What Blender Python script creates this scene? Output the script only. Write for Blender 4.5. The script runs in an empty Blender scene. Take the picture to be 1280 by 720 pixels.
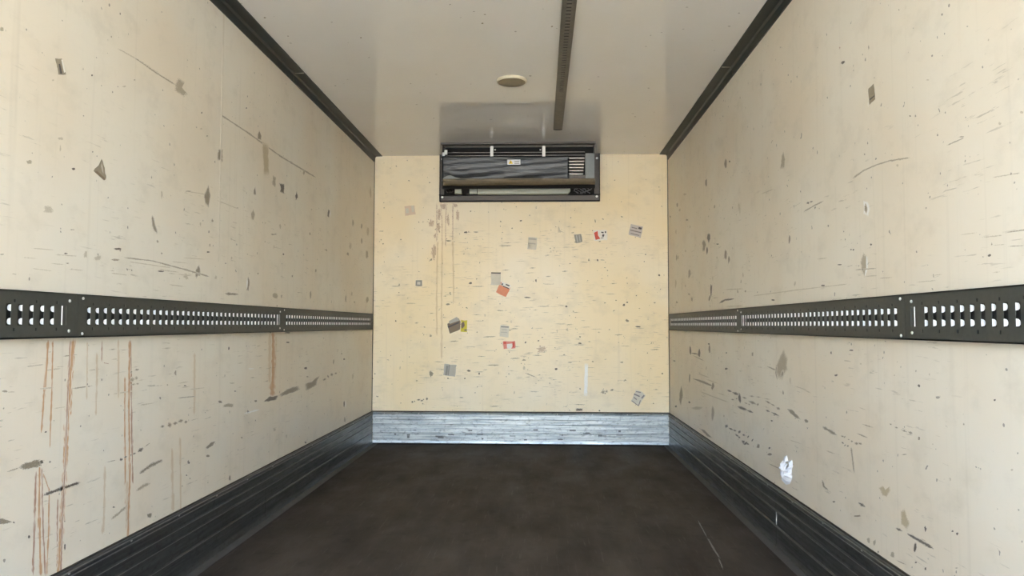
import bpy, bmesh, math, random
from mathutils import Vector, Matrix
rnd = random.Random(7)
S = bpy.context.scene
COL = S.collection

# ------------------------------------------------------------------ camera
F_PX = 924.0                                   # focal length in pixels of a 1280 px wide frame
CAM = Vector((0.0, 0.0, 0.9013))               # metres above the load floor
PITCH, YAW, ROLL = 0.0499, 0.0377, -0.0019
ROT = Matrix.Rotation(YAW, 3, 'Z') @ Matrix.Rotation(PITCH, 3, 'X') @ Matrix.Rotation(ROLL, 3, 'Y')
cam_d = bpy.data.cameras.new('camera'); cam = bpy.data.objects.new('camera', cam_d); COL.objects.link(cam)
cam_d.sensor_width = 36.0; cam_d.lens = F_PX / 1280 * 36.0; cam_d.clip_start = 0.05
rx, fw, up = ROT.col[0], ROT.col[1], ROT.col[2]
cam.matrix_world = Matrix(((rx[0], up[0], -fw[0], CAM[0]), (rx[1], up[1], -fw[1], CAM[1]),
                           (rx[2], up[2], -fw[2], CAM[2]), (0, 0, 0, 1)))
S.camera = cam

# ------------------------------------------------------------------ sky, sun, exposure
W = bpy.data.worlds.new('world'); S.world = W; W.use_nodes = True
wn = W.node_tree.nodes; wl = W.node_tree.links; wn.clear()
sky = wn.new('ShaderNodeTexSky'); sky.sky_type = 'NISHITA'; sky.sun_disc = False
sky.sun_elevation = math.radians(48); sky.sun_rotation = math.radians(70)
sky.air_density = 1.0; sky.dust_density = 0.4; sky.ozone_density = 1.6
bg = wn.new('ShaderNodeBackground'); bg.inputs['Strength'].default_value = 1.4
wo = wn.new('ShaderNodeOutputWorld'); wl.new(sky.outputs[0], bg.inputs[0]); wl.new(bg.outputs[0], wo.inputs[0])
sun_d = bpy.data.lights.new('sun', 'SUN'); sun_d.energy = 12.5; sun_d.angle = 0.009; sun_d.color = (1.0, 0.97, 0.93)
sun = bpy.data.objects.new('sun', sun_d); COL.objects.link(sun)
sd = Vector((0.36, 0.60, 0.71)).normalized()   # towards the sun: high, ahead of the truck and to its right
sun.rotation_euler = sd.to_track_quat('Z', 'Y').to_euler(); sun.location = (8, 4, 10)
S.view_settings.view_transform = 'Standard'; S.view_settings.look = 'None'
S.view_settings.gamma = 1.0; S.view_settings.use_curve_mapping = False
S.view_settings.exposure = 1.52

# ------------------------------------------------------------------ dimensions of the box (metres)
XL, XR, YB, YO, ZC = -1.2783, 0.9732, 5.62, -1.4, 2.2053   # left, right, back, opening, ceiling

def ray(px, py):
    return ROT @ Vector(((px - 640) / F_PX, 1.0, (360 - py) / F_PX))
def at(px, py, ax, val):                        # where a point of the photograph lies on the plane axis = val
    d = ray(px, py); t = (val - CAM[ax]) / d[ax]
    return CAM + d * t

# ------------------------------------------------------------------ materials
def lin(c):
    c /= 255.0
    return c / 12.92 if c <= 0.04045 else ((c + 0.055) / 1.055) ** 2.4
def rgb(r, g, b): return (lin(r), lin(g), lin(b), 1.0)
class NT:
    def __init__(s, name):
        s.m = bpy.data.materials.new(name); s.m.use_nodes = True
        s.t = s.m.node_tree; s.n = s.t.nodes; s.l = s.t.links
        s.b = s.n['Principled BSDF']; s.out = s.n['Material Output']
        s.co = s.n.new('ShaderNodeTexCoord').outputs['Object']
    def set(s, **k):
        for a, v in k.items(): s.b.inputs[a.replace('_', ' ')].default_value = v
        return s
    def link(s, a, b): s.l.new(a, b)
    def noise(s, scale=(1, 1, 1), detail=3.0, rough=0.55, off=(0, 0, 0)):
        mp = s.n.new('ShaderNodeMapping'); mp.inputs['Scale'].default_value = scale; mp.inputs['Location'].default_value = off
        s.link(s.co, mp.inputs['Vector'])
        t = s.n.new('ShaderNodeTexNoise'); t.inputs['Scale'].default_value = 1.4
        t.inputs['Detail'].default_value = detail; t.inputs['Roughness'].default_value = rough
        s.link(mp.outputs[0], t.inputs['Vector']); return t.outputs['Fac']
    def ramp(s, fac, *stops):
        r = s.n.new('ShaderNodeValToRGB'); e = r.color_ramp.elements
        while len(e) < len(stops): e.new(0.5)
        for q, (p, v) in zip(e, stops):
            q.position = p; q.color = v if isinstance(v, tuple) else (v, v, v, 1)
        s.link(fac, r.inputs['Fac']); return r.outputs['Color']
    def math(s, op, a, b):
        m = s.n.new('ShaderNodeMath'); m.operation = op
        for i, v in enumerate((a, b)):
            if isinstance(v, (int, float)): m.inputs[i].default_value = v
            else: s.link(v, m.inputs[i])
        return m.outputs[0]
    def mix(s, fac, a, b):
        m = s.n.new('ShaderNodeMix'); m.data_type = 'RGBA'
        for i, v in zip((0, 6, 7), (fac, a, b)):
            if isinstance(v, (int, float, tuple)): m.inputs[i].default_value = v
            else: s.link(v, m.inputs[i])
        return m.outputs[2]
    def axis(s, i):
        x = s.n.new('ShaderNodeSeparateXYZ'); s.link(s.co, x.inputs[0]); return x.outputs[i]
    def color(s, c): s.link(c, s.b.inputs['Base Color']); return s
    def bump(s, h, strength=0.2, dist=0.01):
        b = s.n.new('ShaderNodeBump'); b.inputs['Strength'].default_value = strength; b.inputs['Distance'].default_value = dist
        s.link(h, b.inputs['Height']); s.link(b.outputs[0], s.b.inputs['Normal']); return s
    def rough(s, f): s.link(f, s.b.inputs['Roughness']); return s

def plain(name, c, rough=0.5, metal=0.0, vary=0.12, scale=30):
    n = NT(name); f = n.noise((scale,) * 3)
    d = tuple(max(0, v * (1 - vary)) for v in c[:3]) + (1,); u = tuple(min(1, v * (1 + vary)) for v in c[:3]) + (1,)
    n.color(n.mix(f, d, u)).set(Roughness=rough, Metallic=metal)
    return n.m

def wall_color(n, long_axis, c1, c2, scr_hi, dens):
    ax = (lambda a, b: (a, 1.0, b)) if long_axis == 'x' else (lambda a, b: (1.0, a, b))
    base = n.mix(n.ramp(n.noise((1.1, 1.1, 1.1), 2), (0.35, 0.0), (0.65, 1.0)), c1, c2)
    grime = n.ramp(n.noise((5, 5, 7), 6, 0.65), (0.52, 0.0), (0.80, 0.22))          # blotchy handling dirt
    base = n.mix(grime, base, rgb(150, 138, 112))
    drip = n.ramp(n.noise(ax(34, 0.7), 2, 0.5, (3, 3, 0)), (0.60, 0.0), (0.80, 0.10))   # faint runs
    base = n.mix(drip, base, rgb(140, 125, 100))
    # horizontal scratches in the height range where pallets rub
    s1 = n.ramp(n.noise(ax(7, 95), 4, 0.6), (0.655 - dens, 0.0), (0.685 - dens, 1.0))
    patch = n.ramp(n.noise((2.2, 2.2, 2.6), 3, 0.6, (5, 1, 2)), (0.44, 0.0), (0.60, 1.0))
    band = n.ramp(n.math('DIVIDE', n.axis(2), 2.4), (0.06, 0.3), (0.14, 1.0), (scr_hi - 0.08, 1.0), (scr_hi, 0.12))
    f = n.math('MULTIPLY', n.math('MULTIPLY', s1, patch), band)
    base = n.mix(n.math('MULTIPLY', f, 0.42), base, rgb(132, 118, 94))
    # small specks
    sp = n.ramp(n.noise((38, 38, 38), 1, 0.4, (2, 9, 4)), (0.765, 0.0), (0.785, 1.0))
    base = n.mix(n.math('MULTIPLY', sp, 0.6), base, rgb(70, 60, 48))
    return base
WALLS = {'S': ('y', rgb(233, 225, 209), rgb(230, 217, 196), 0.66, 0.02), 'B': ('x', rgb(245, 230, 201), rgb(244, 222, 179), 0.74, 0.045)}
def wall_mat(name, w):
    n = NT(name); n.color(wall_color(n, *WALLS[w])).set(Roughness=0.38, Specular_IOR_Level=0.4)
    n.bump(n.noise((2.5, 2.5, 2.5), 3), 0.25, 0.012)
    return n.m

M = {}
M['wall_side'] = wall_mat('cream_side_panel', 'S')
M['wall_back'] = wall_mat('cream_back_panel', 'B')
n = NT('glossy_ceiling_panel')
c = n.mix(n.ramp(n.noise((2, 1.2, 1)), (0.3, 0.0), (0.7, 1.0)), rgb(242, 238, 233), rgb(238, 233, 226))
c = n.mix(n.ramp(n.noise((22, 22, 22), 1, .4), (0.77, 0.0), (0.79, 0.5)), c, rgb(120, 108, 95))
n.color(c).set(Roughness=0.02, Specular_IOR_Level=0.75); M['ceiling'] = n.m
n = NT('dark_floor_sheet')
c = n.mix(n.ramp(n.noise((3.2, 0.9, 1), 5, 0.6), (0.32, 0.0), (0.68, 1.0)), rgb(58, 51, 45), rgb(82, 74, 66))
c = n.mix(n.ramp(n.noise((60, 3.5, 1), 3, 0.6), (0.60, 0.0), (0.75, 0.35)), c, rgb(112, 106, 98))
c = n.mix(n.ramp(n.noise((7, 7, 7), 5, 0.7, (4, 0, 0)), (0.55, 0.0), (0.75, 0.5)), c, rgb(40, 34, 29))
n.color(c).rough(n.ramp(n.noise((4, 2, 1), 4), (0.3, 0.55), (0.7, 0.75))).set(Specular_IOR_Level=0.1)
n.bump(n.noise((160, 160, 160), 2), 0.15, 0.003); M['floor'] = n.m
def alu(name, a, b, grime, gf, ro, long_axis):
    n = NT(name)
    ax = (lambda u, v: (u, 1.0, v)) if long_axis == 'x' else (lambda u, v: (1.0, u, v))
    c = n.mix(n.ramp(n.noise(ax(2.5, 60), 4, 0.6), (0.35, 0.0), (0.65, 1.0)), a, b)
    c = n.mix(n.math('MULTIPLY', n.ramp(n.noise((22, 22, 34), 5, 0.7), (0.52, 0.0), (0.66, 1.0)), gf), c, grime)
    n.color(c).set(Metallic=0.75).rough(n.ramp(n.noise(ax(6, 80), 3), (0.3, ro - 0.08), (0.7, ro + 0.1)))
    n.bump(n.noise(ax(20, 160), 3), 0.2, 0.002)
    return n.m
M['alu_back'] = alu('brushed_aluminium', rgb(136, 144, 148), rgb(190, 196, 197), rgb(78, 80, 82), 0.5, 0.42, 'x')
M['alu_side'] = alu('dark_aluminium', rgb(84, 85, 84), rgb(104, 106, 105), rgb(62, 59, 56), 0.5, 0.36, 'y')  # darker than the back plate metal, with random grime
M['alu_edge'] = plain('worn_rib_metal', rgb(150, 150, 146), 0.4, 0.6, 0.35, 25)
M['kick_scuff'] = plain('dark_kick_scuff', rgb(92, 94, 97), 0.6, 0, 0.3, 90)
M['floor_edge'] = plain('pale_floor_edge', rgb(88, 84, 80), 0.6, 0, 0.3, 9)
M['rail'] = plain('dark_grey_rail_paint', rgb(70, 71, 66), 0.5, 0.2, 0.22, 60)
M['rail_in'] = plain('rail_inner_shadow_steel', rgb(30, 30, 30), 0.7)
M['tab'] = plain('bright_zinc_tab', rgb(248, 248, 246), 0.4, 0.0, 0.03)
M['rivet'] = plain('zinc_rivet', rgb(215, 215, 210), 0.35, 0.5)
M['trim'] = plain('black_green_angle_trim', rgb(46, 52, 50), 0.38, 0.2, 0.3, 14)
M['seal'] = plain('sealant_bead', rgb(222, 212, 194), 0.5)
M['seam_dark'] = plain('dark_joint', rgb(62, 55, 46), 0.7)
M['track'] = plain('dusty_galvanised_track', rgb(118, 112, 102), 0.5, 0.45, 0.3, 25)
M['lamp_ring'] = plain('cream_lamp_body', rgb(226, 216, 192), 0.35)
M['lamp_lens'] = plain('yellowed_lamp_lens', rgb(138, 124, 98), 0.3)
M['frame'] = plain('dark_brown_grey_frame', rgb(78, 72, 68), 0.45, 0.3, 0.15)
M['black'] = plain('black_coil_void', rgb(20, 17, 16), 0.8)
n = NT('wrinkled_black_plastic'); n.set(Base_Color=rgb(34, 38, 42), Roughness=0.36)
n.bump(n.noise((7, 9, 42), 4, 0.6), 0.4, 0.008); M['cover'] = n.m
M['dust'] = plain('dusty_brown_edge', rgb(120, 108, 88), 0.75, 0, 0.3, 25)
M['fin'] = plain('pale_metal_bar', rgb(190, 184, 178), 0.4, 0.4)
M['bracket'] = plain('white_bracket', rgb(245, 242, 238), 0.4)
M['box'] = plain('grey_terminal_box', rgb(128, 132, 132), 0.5)
M['pan'] = plain('off_white_drain_pan', rgb(196, 198, 182), 0.5)
M['cable'] = plain('cable_grey', rgb(110, 108, 112), 0.5)
M['white'] = plain('white_paper', rgb(240, 240, 244), 0.7, 0, 0.03)
M['yard'] = plain('sunlit_concrete_yard', rgb(226, 211, 184), 0.9, 0, 0.1, 2)
M['bounce_wall'] = plain('pale_bounce_wall', rgb(232, 224, 210), 0.85, 0, 0.04, 1)
M['steel'] = plain('rear_frame_steel', rgb(120, 122, 124), 0.4, 0.7)

def mark(key, name, c, cover=0.75, scale=(220, 220, 220), op=0.8, vary=0.15):   # a stain on the panel: ragged, worn through in places
    for w in 'SBO':
        n = NT(name); f = n.noise((scale[0] * .4,) * 3)
        d = tuple(v * (1 - vary) for v in c[:3]) + (1,); u = tuple(min(1, v * (1 + vary)) for v in c[:3]) + (1,)
        col = n.mix(f, d, u)
        at_ = n.n.new('ShaderNodeAttribute'); at_.attribute_name = 'wear'
        nz = n.math('ADD', n.math('MULTIPLY', n.noise(scale, 4, 0.7, (1, 2, 3)), 2.4), -1.2)
        v = n.math('ADD', n.math('ADD', at_.outputs['Fac'], nz), cover - 0.75)
        al = n.ramp(v, (0.20, 0.0), (0.62, op))
        if w == 'O': n.color(col).set(Roughness=0.6); n.link(al, n.b.inputs['Alpha'])
        else:
            n.color(n.mix(al, wall_color(n, *WALLS[w]), col)).set(Roughness=0.38, Specular_IOR_Level=0.4)
            n.bump(n.noise((2.5, 2.5, 2.5), 3), 0.25, 0.012)
        M[key + w] = n.m
mark('m_grey', 'residue_grey', rgb(160, 145, 118), 0.85, op=0.8)
mark('m_tan', 'residue_tan', rgb(182, 162, 124), 0.9, op=0.8)
mark('m_dgrey', 'residue_dark_grey', rgb(120, 105, 82), 0.85, op=0.85)
mark('m_dark', 'scuff_dark', rgb(66, 53, 40), 0.9, op=0.9)
mark('m_scr', 'scratch_brown', rgb(126, 109, 82), 0.78, op=0.7)
mark('m_faint', 'scratch_faint', rgb(160, 143, 112), 0.7, op=0.55)
mark('m_white', 'torn_white_edge', rgb(250, 247, 240), 1.0, op=0.85)
mark('m_rust', 'rust_run', rgb(192, 136, 78), 0.84, (150, 150, 8), op=0.8)
mark('m_rustd', 'rust_run_dark', rgb(150, 84, 42), 0.76, (150, 150, 8), op=0.75)
mark('m_rustf', 'rust_run_faint', rgb(194, 162, 114), 0.76, (150, 150, 8), op=0.5)
mark('m_brown', 'brown_splash', rgb(158, 112, 78), 0.66, (90, 90, 90), op=0.6)
mark('scr_floor', 'floor_scratch', rgb(150, 146, 140), 0.9, op=0.8)
M['p_grey'] = plain('sticker_grey', rgb(186, 178, 162), 0.6); M['p_lgrey'] = plain('sticker_light_grey', rgb(214, 204, 184), 0.6)
M['p_dgrey'] = plain('sticker_dark_grey', rgb(150, 144, 132), 0.6)
M['p_orange'] = plain('sticker_orange', rgb(232, 150, 112), 0.6); M['p_red'] = plain('sticker_red', rgb(216, 88, 66), 0.6)
M['p_pink'] = plain('sticker_pink', rgb(226, 140, 120), 0.6); M['p_ghost'] = plain('sticker_ghost_pink', rgb(222, 196, 168), 0.6)
M['p_white'] = plain('sticker_white', rgb(238, 230, 216), 0.6); M['p_violet'] = plain('sticker_lilac_grey', rgb(200, 188, 178), 0.6)
M['p_yellow'] = plain('sticker_yellow', rgb(206, 190, 60), 0.6, 0, 0.3, 90); M['p_brown'] = plain('sticker_brown', rgb(130, 112, 90), 0.6)
M['p_ink'] = plain('sticker_ink', rgb(86, 78, 74), 0.6); M['p_line'] = plain('sticker_line', rgb(140, 128, 124), 0.6)
M['p_tape'] = plain('tape_brown_grey', rgb(150, 138, 118), 0.6, 0, 0.25, 120)
M['w_yellow'] = plain('warning_yellow', rgb(232, 200, 40), 0.5)

# ------------------------------------------------------------------ mesh helpers
def link_mesh(name, verts, faces, mat, parent=None, smooth=False):
    me = bpy.data.meshes.new(name); me.from_pydata([tuple(v) for v in verts], [], faces); me.update()
    bm = bmesh.new(); bm.from_mesh(me); bmesh.ops.recalc_face_normals(bm, faces=bm.faces); bm.to_mesh(me); bm.free()
    me.materials.append(M[mat])
    if smooth:
        for p in me.polygons: p.use_smooth = True
    o = bpy.data.objects.new(name, me); COL.objects.link(o)
    if parent: o.parent = parent
    return o
class MB:
    def __init__(s): s.v = []; s.f = []
    def add(s, vs, fs):
        k = len(s.v); s.v += [tuple(v) for v in vs]; s.f += [tuple(i + k for i in f) for f in fs]; return s
    def box(s, x0, x1, y0, y1, z0, z1):
        vs = [(x, y, z) for x in (x0, x1) for y in (y0, y1) for z in (z0, z1)]
        return s.add(vs, [(0, 1, 3, 2), (4, 6, 7, 5), (0, 4, 5, 1), (2, 3, 7, 6), (0, 2, 6, 4), (1, 5, 7, 3)])
    def prism(s, pts, d):                      # polygon extruded by the vector d
        k = len(pts); vs = [Vector(p) for p in pts] + [Vector(p) + Vector(d) for p in pts]
        return s.add(vs, [tuple(range(k))[::-1], tuple(range(k, 2 * k))] + [(i, (i + 1) % k, k + (i + 1) % k, k + i) for i in range(k)])
    def tube(s, pts, r, seg=6):
        pts = [Vector(p) for p in pts]; rings = []
        for i, p in enumerate(pts):
            d = (pts[min(i + 1, len(pts) - 1)] - pts[max(i - 1, 0)]).normalized()
            a = d.orthogonal().normalized(); b = d.cross(a)
            rings.append([p + (a * math.cos(t) + b * math.sin(t)) * r for t in [2 * math.pi * j / seg for j in range(seg)]])
        vs = [q for R_ in rings for q in R_]; fs = []
        for i in range(len(pts) - 1):
            for j in range(seg): fs.append((i * seg + j, i * seg + (j + 1) % seg, (i + 1) * seg + (j + 1) % seg, (i + 1) * seg + j))
        fs += [tuple(range(seg))[::-1], tuple(range((len(pts) - 1) * seg, len(pts) * seg))]
        return s.add(vs, fs)
    def lathe(s, c, axis, prof, seg=24):       # prof: (radius, height along axis)
        c = Vector(c); ax = Vector(axis).normalized(); a = ax.orthogonal().normalized(); b = ax.cross(a)
        vs = []; fs = []
        for r, h in prof: vs += [c + ax * h + (a * math.cos(t) + b * math.sin(t)) * r for t in [2 * math.pi * j / seg for j in range(seg)]]
        for i in range(len(prof) - 1):
            for j in range(seg): fs.append((i * seg + j, i * seg + (j + 1) % seg, (i + 1) * seg + (j + 1) % seg, (i + 1) * seg + j))
        fs += [tuple(range(seg))[::-1], tuple(range((len(prof) - 1) * seg, len(prof) * seg))]
        return s.add(vs, fs)
    def build(s, name, mat, parent=None, smooth=False): return link_mesh(name, s.v, s.f, mat, parent, smooth)
def thing(name, label, cat, loc, group=None):
    o = bpy.data.objects.new(name, None); COL.objects.link(o); o.empty_display_size = 0.05
    o.location = loc; tag(o, label, cat, group)
    return o
def tag(o, label, cat, group=None):
    o['label'] = label; o['category'] = cat
    if group: o['group'] = group
    return o
def adopt(parent):                             # parts are modelled in place, then hung under their thing
    inv = Matrix.Translation(-Vector(parent.location))
    for ch in parent.children: ch.matrix_parent_inverse = inv
def struct(o): o['kind'] = 'structure'; return o

# ------------------------------------------------------------------ the box body
T = 0.08
wall_left = struct(MB().box(XL - T, XL, YO, YB, -0.12, ZC).build('wall_left', 'wall_side'))
wall_right = struct(MB().box(XR, XR + T, YO, YB, -0.12, ZC).build('wall_right', 'wall_side'))
wall_back = struct(MB().box(XL - T, XR + T, YB, YB + T, -0.12, ZC).build('wall_back', 'wall_back'))
floor = struct(MB().box(XL, XR, YO, YB, -0.12, 0.0).build('floor', 'floor'))
ceiling = struct(MB().box(XL - T, XR + T, YO, YB + T, ZC, ZC + T).build('ceiling', 'ceiling'))
wall_bounce = struct(MB().box(-30, 30, -20.4, -20.0, -1.2, 4.2).build('wall_bounce', 'bounce_wall'))   # unseen wall added across the yard to throw sunlight onto the back wall
ground = struct(MB().box(-40, 40, -45, 30, -1.25, -1.15).build('ground', 'yard'))
# sealed vertical joint on the left wall
y = 2.885
MB().box(XL, XL + 0.0006, y - 0.002, y + 0.008, 1.15, 2.155).build('sealant_bead', 'seal', wall_left)
MB().box(XL, XL + 0.0003, y - 0.004, y - 0.002, 1.25, 2.155).build('joint_groove', 'p_lgrey', wall_left)
# dark strips painted as the shadow gaps where the back wall meets its neighbours
MB().box(XL, XL + 0.004, YB - 0.006, YB, 0.236, 2.155).build('corner_shadow_gap', 'seam_dark', wall_left)
MB().box(XR - 0.004, XR, YB - 0.006, YB, 0.236, 2.155).build('corner_shadow_gap', 'seam_dark', wall_right)

# ribbed kick plates
PROF = [(0.240, 0.0), (0.240, 0.010), (0.2365, 0.013), (0.233, 0.010), (0.227, 0.009), (0.2245, 0.013), (0.219, 0.013), (0.2165, 0.009),
        (0.187, 0.009), (0.185, 0.014), (0.181, 0.014), (0.179, 0.009), (0.151, 0.009), (0.149, 0.014), (0.145, 0.014), (0.143, 0.009),
        (0.088, 0.009), (0.086, 0.014), (0.082, 0.014), (0.080, 0.009), (0.026, 0.009), (0.012, 0.011), (0.004, 0.013), (0.0, 0.013), (0.0, 0.0)]
def rivet_row(parent, pts, nrm, r=0.0045):
    mb = MB().lathe((0, 0, 0), nrm, [(r, -0.001), (r, 0.0015), (r * 0.6, 0.003)], 10)
    first = None
    for p in pts:
        if first is None: o = first = mb.build('rivet', 'rivet', parent)
        else: o = first.copy(); COL.objects.link(o); o.parent = parent
        o.location = Vector(p)
def kick_side(name, x, sg, joint):
    base = None
    for k, (a, b) in enumerate(((YO, joint - 0.001), (joint + 0.001, YB - 0.012))):
        mb = MB().prism([(x + sg * o, a, z) for z, o in PROF], (0, b - a, 0))
        if k == 0: base = struct(mb.build(name, 'alu_side'))
        else: mb.build('kick_plate_length', 'alu_side', base)
    for z in (0.2345, 0.2218, 0.183, 0.147, 0.084):
        xa, xb = sorted((x + sg * 0.010, x + sg * 0.0146)); MB().box(xa, xb, YO, YB - 0.013, z - 0.0013, z + 0.0013).build('worn_rib', 'alu_edge', base)
    rivet_row(base, [(x + sg * 0.009, -1.3665 + 0.3045 * k, 0.2305) for k in range(23)], (sg, 0, 0))
    return base
base_left = kick_side('baseboard_left', XL, 1, 3.42)
base_right = kick_side('baseboard_right', XR, -1, 3.10)
MB().box(XR - 0.0105, XR - 0.004, 3.094, 3.099, 0.09, 0.145).build('joint_edge', 'rivet', base_right)
base_back = struct(MB().prism([(XL + 0.010, YB - o, z) for z, o in PROF], (XR - XL - 0.02, 0, 0)).build('baseboard_back', 'alu_back'))
rivet_row(base_back, [(XL + 0.10 + 0.262 * k, YB - 0.009, 0.2305) for k in range(9)], (0, -1, 0), 0.004)
MB().box(XL, XR, YB - 0.004, YB, 0.240, 0.248).build('shadow_joint', 'seam_dark', base_back)
MB().box(XL + 0.013, XR - 0.013, YB - 0.017, YB - 0.0131, 0.0, 0.009).build('floor_shadow_line', 'black', base_back)  # black strip painted as the shadow line under the plate
MB().box(XL, XL + 0.003, YO, YB, 0.240, 0.245).build('shadow_joint', 'seam_dark', base_left)
MB().box(XR - 0.003, XR, YO, YB, 0.240, 0.245).build('shadow_joint', 'seam_dark', base_right)

for xa, xb in ((XL + 0.013, XL + 0.050), (XR - 0.046, XR - 0.013)):
    MB().box(xa, xb, YO, YB - 0.02, 0.0, 0.0015).build('edge_strip', 'floor_edge', floor)  # slightly lighter grey-brown strip along each floor edge
# black angle trims between walls and ceiling, two lengths a side
ti = 0
for x, sg, yj in ((XL, 1, 3.72), (XR, -1, 3.70)):
    for a, b in ((YO, yj - 0.002), (yj + 0.002, YB)):
        ti += 1
        pr = [(x, ZC), (x, ZC - 0.050), (x + sg * 0.004, ZC - 0.050), (x + sg * 0.006, ZC - 0.014), (x + sg * 0.014, ZC - 0.006),
              (x + sg * 0.061, ZC - 0.004), (x + sg * 0.061, ZC)]
        t = struct(MB().prism([(p[0], a, p[1]) for p in pr], (0, b - a, 0)).build('trim_%d' % ti, 'trim'))
    MB().box(min(x, x + sg * 0.058), max(x, x + sg * 0.058), yj - 0.0025, yj + 0.0025, ZC - 0.0065, ZC).build('joint_cover', 'p_grey', t)
    MB().box(min(x, x + sg * 0.006), max(x, x + sg * 0.006), yj - 0.003, yj + 0.003, ZC - 0.045, ZC - 0.006).build('joint_cover', 'track', t)

# ------------------------------------------------------------------ slotted cargo rails along the side walls
def punched(us, vs, hole, w0, w1, mp):
    """plate over the grid us x vs, cells where hole(i,j) is true are cut out; front at w1, rim back to w0"""
    mb = MB(); nu, nv = len(us) - 1, len(vs) - 1
    idx = {}; V = []; Fc = []
    def vert(i, j, k):
        if (i, j, k) not in idx: idx[(i, j, k)] = len(V); V.append(mp(us[i], vs[j], w1 if k else w0))
        return idx[(i, j, k)]
    solid = lambda i, j: 0 <= i < nu and 0 <= j < nv and not hole(i, j)
    for i in range(nu):
        for j in range(nv):
            if not solid(i, j): continue
            Fc.append((vert(i, j, 1), vert(i + 1, j, 1), vert(i + 1, j + 1, 1), vert(i, j + 1, 1)))
            Fc.append((vert(i, j, 0), vert(i, j + 1, 0), vert(i + 1, j + 1, 0), vert(i + 1, j, 0)))
            for di, dj, e in ((-1, 0, ((0, 0), (0, 1))), (1, 0, ((1, 1), (1, 0))), (0, -1, ((1, 0), (0, 0))), (0, 1, ((0, 1), (1, 1)))):
                if not solid(i + di, j + dj):
                    (a, b), (c_, d) = e
                    Fc.append((vert(i + a, j + b, 1), vert(i + c_, j + d, 1), vert(i + c_, j + d, 0), vert(i + a, j + b, 0)))
    mb.v = V; mb.f = Fc; return mb
RZ, RH, RW = 0.924, 0.0587, 0.022              # rail centre height, half height, how far it stands off the wall
PIT = 0.039
tab_me = None
def cargo_rail(x, sg, a, b, slots, narrow, label):
    global tab_me
    t = thing('cargo_rail', label, 'cargo rail', (x, (a + b) / 2, RZ), 'slotted cargo rails on the side walls')
    cols = []                                  # (start, end, kind)
    for k, s in enumerate(slots):
        cols.append((s - 0.0085, s + 0.0085, 'slot'))
        if k % 2 == 0: cols.append((s + PIT / 2 - 0.0034, s + PIT / 2 + 0.0034, 'slit'))
    if narrow: cols.append((narrow - 0.003, narrow + 0.003, 'narrow'))
    cols = sorted(c for c in cols if c[0] > a + 0.004 and c[1] < b - 0.004)
    us = [a]; kinds = []
    for c0, c1, kd in cols: us += [c0, c1]; kinds += [None, kd]
    us.append(b); kinds.append(None)
    vs = [-RH, -0.040, -0.032, -0.026, 0.026, 0.0295, 0.037, RH]
    def hole(i, j):
        kd = kinds[i]
        return (kd in ('slot', 'narrow') and j == 3) or (kd == 'slit' and j in (1, 5))
    mp = lambda u, v, w: (x + sg * w, u, RZ + v)
    punched(us, vs, hole, RW - 0.0015, RW, mp).build('punched_plate', 'rail', t)
    ch = MB()                                  # folded edges of the channel and its back
    xa, xb = sorted((x + sg * 0.0005, x + sg * RW))
    ch.box(xa, xb, a, b, RZ + RH - 0.003, RZ + RH + 0.0005).box(xa, xb, a, b, RZ - RH - 0.0005, RZ - RH + 0.003)
    ch.build('channel_edge', 'rail', t)
    xa, xb = sorted((x + sg * 0.0005, x + sg * 0.002))
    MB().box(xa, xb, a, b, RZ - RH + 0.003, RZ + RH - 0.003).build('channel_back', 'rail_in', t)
    if tab_me is None:                         # two half-round lips standing at the far edge of a slot
        mb = MB()
        for s2 in (-1, 1):
            prof = [(0.0, 0.0240), (-0.0060, 0.0232), (-0.0084, 0.0195), (-0.0086, 0.0155), (-0.0076, 0.0115), (-0.0045, 0.0090), (0.0, 0.0082)]
            mb.prism([(d, 0, s2 * v) for d, v in prof], (0, 0.0012, 0))
        o = mb.build('slot_lip', 'tab'); tab_me = o.data; bpy.data.objects.remove(o)
    for c0, c1, kd in cols:
        if kd == 'slot':
            o = bpy.data.objects.new('slot_lip', tab_me); COL.objects.link(o); o.parent = t
            o.location = (x + sg * (RW - 0.0005), c1 - 0.0016, RZ); o.scale = (sg, 1, 1)
        elif kd == 'narrow':
            xa, xb = sorted((x + sg * 0.004, x + sg * (RW + 0.0004)))
            MB().box(xa, xb, c1 - 0.004, c1 - 0.001, RZ - 0.025, RZ + 0.025).build('joint_lip', 'tab', t)
    if narrow:                                 # a blanked-off slot beside the joint
        xa, xb = sorted((x + sg * RW, x + sg * (RW + 0.0012)))
        MB().box(xa, xb, narrow + 0.016, narrow + 0.030, RZ - 0.025, RZ + 0.025).build('blanked_slot', 'rail', t)
    pts = [(x + sg * RW, b - 0.035, RZ + v) for v in (0.039, -0.041)] if narrow else []
    pts += [(x + sg * RW, a + 0.022, RZ + 0.048), (x + sg * RW, a + 0.022, RZ - 0.049)]
    rivet_row(t, pts, (sg, 0, 0), 0.0042)
    adopt(t); return t
fr = [1.860 - PIT * k for k in range(90)]; fr = sorted(s for s in fr if s > YO + 0.06)
mi = [2.016 + PIT * k for k in range(39)]; ba = [3.632 + PIT * k for k in range(47)]
side = (('left', XL, 1), ('right', XR, -1))
for nm, x, sg in side:
    wn_ = 'on the %s wall' % nm
    cargo_rail(x, sg, YO, 1.9645, fr, 1.900 if sg > 0 else 1.916, 'nearest length of dark grey slotted cargo rail ' + wn_)
    cargo_rail(x, sg, 1.9655, 3.5695, mi, 3.523, 'middle length of dark grey slotted cargo rail ' + wn_)
    cargo_rail(x, sg, 3.5705, 5.515, ba, None, 'farthest length of dark grey slotted cargo rail, ending at the %s rear corner' % nm)

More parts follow.
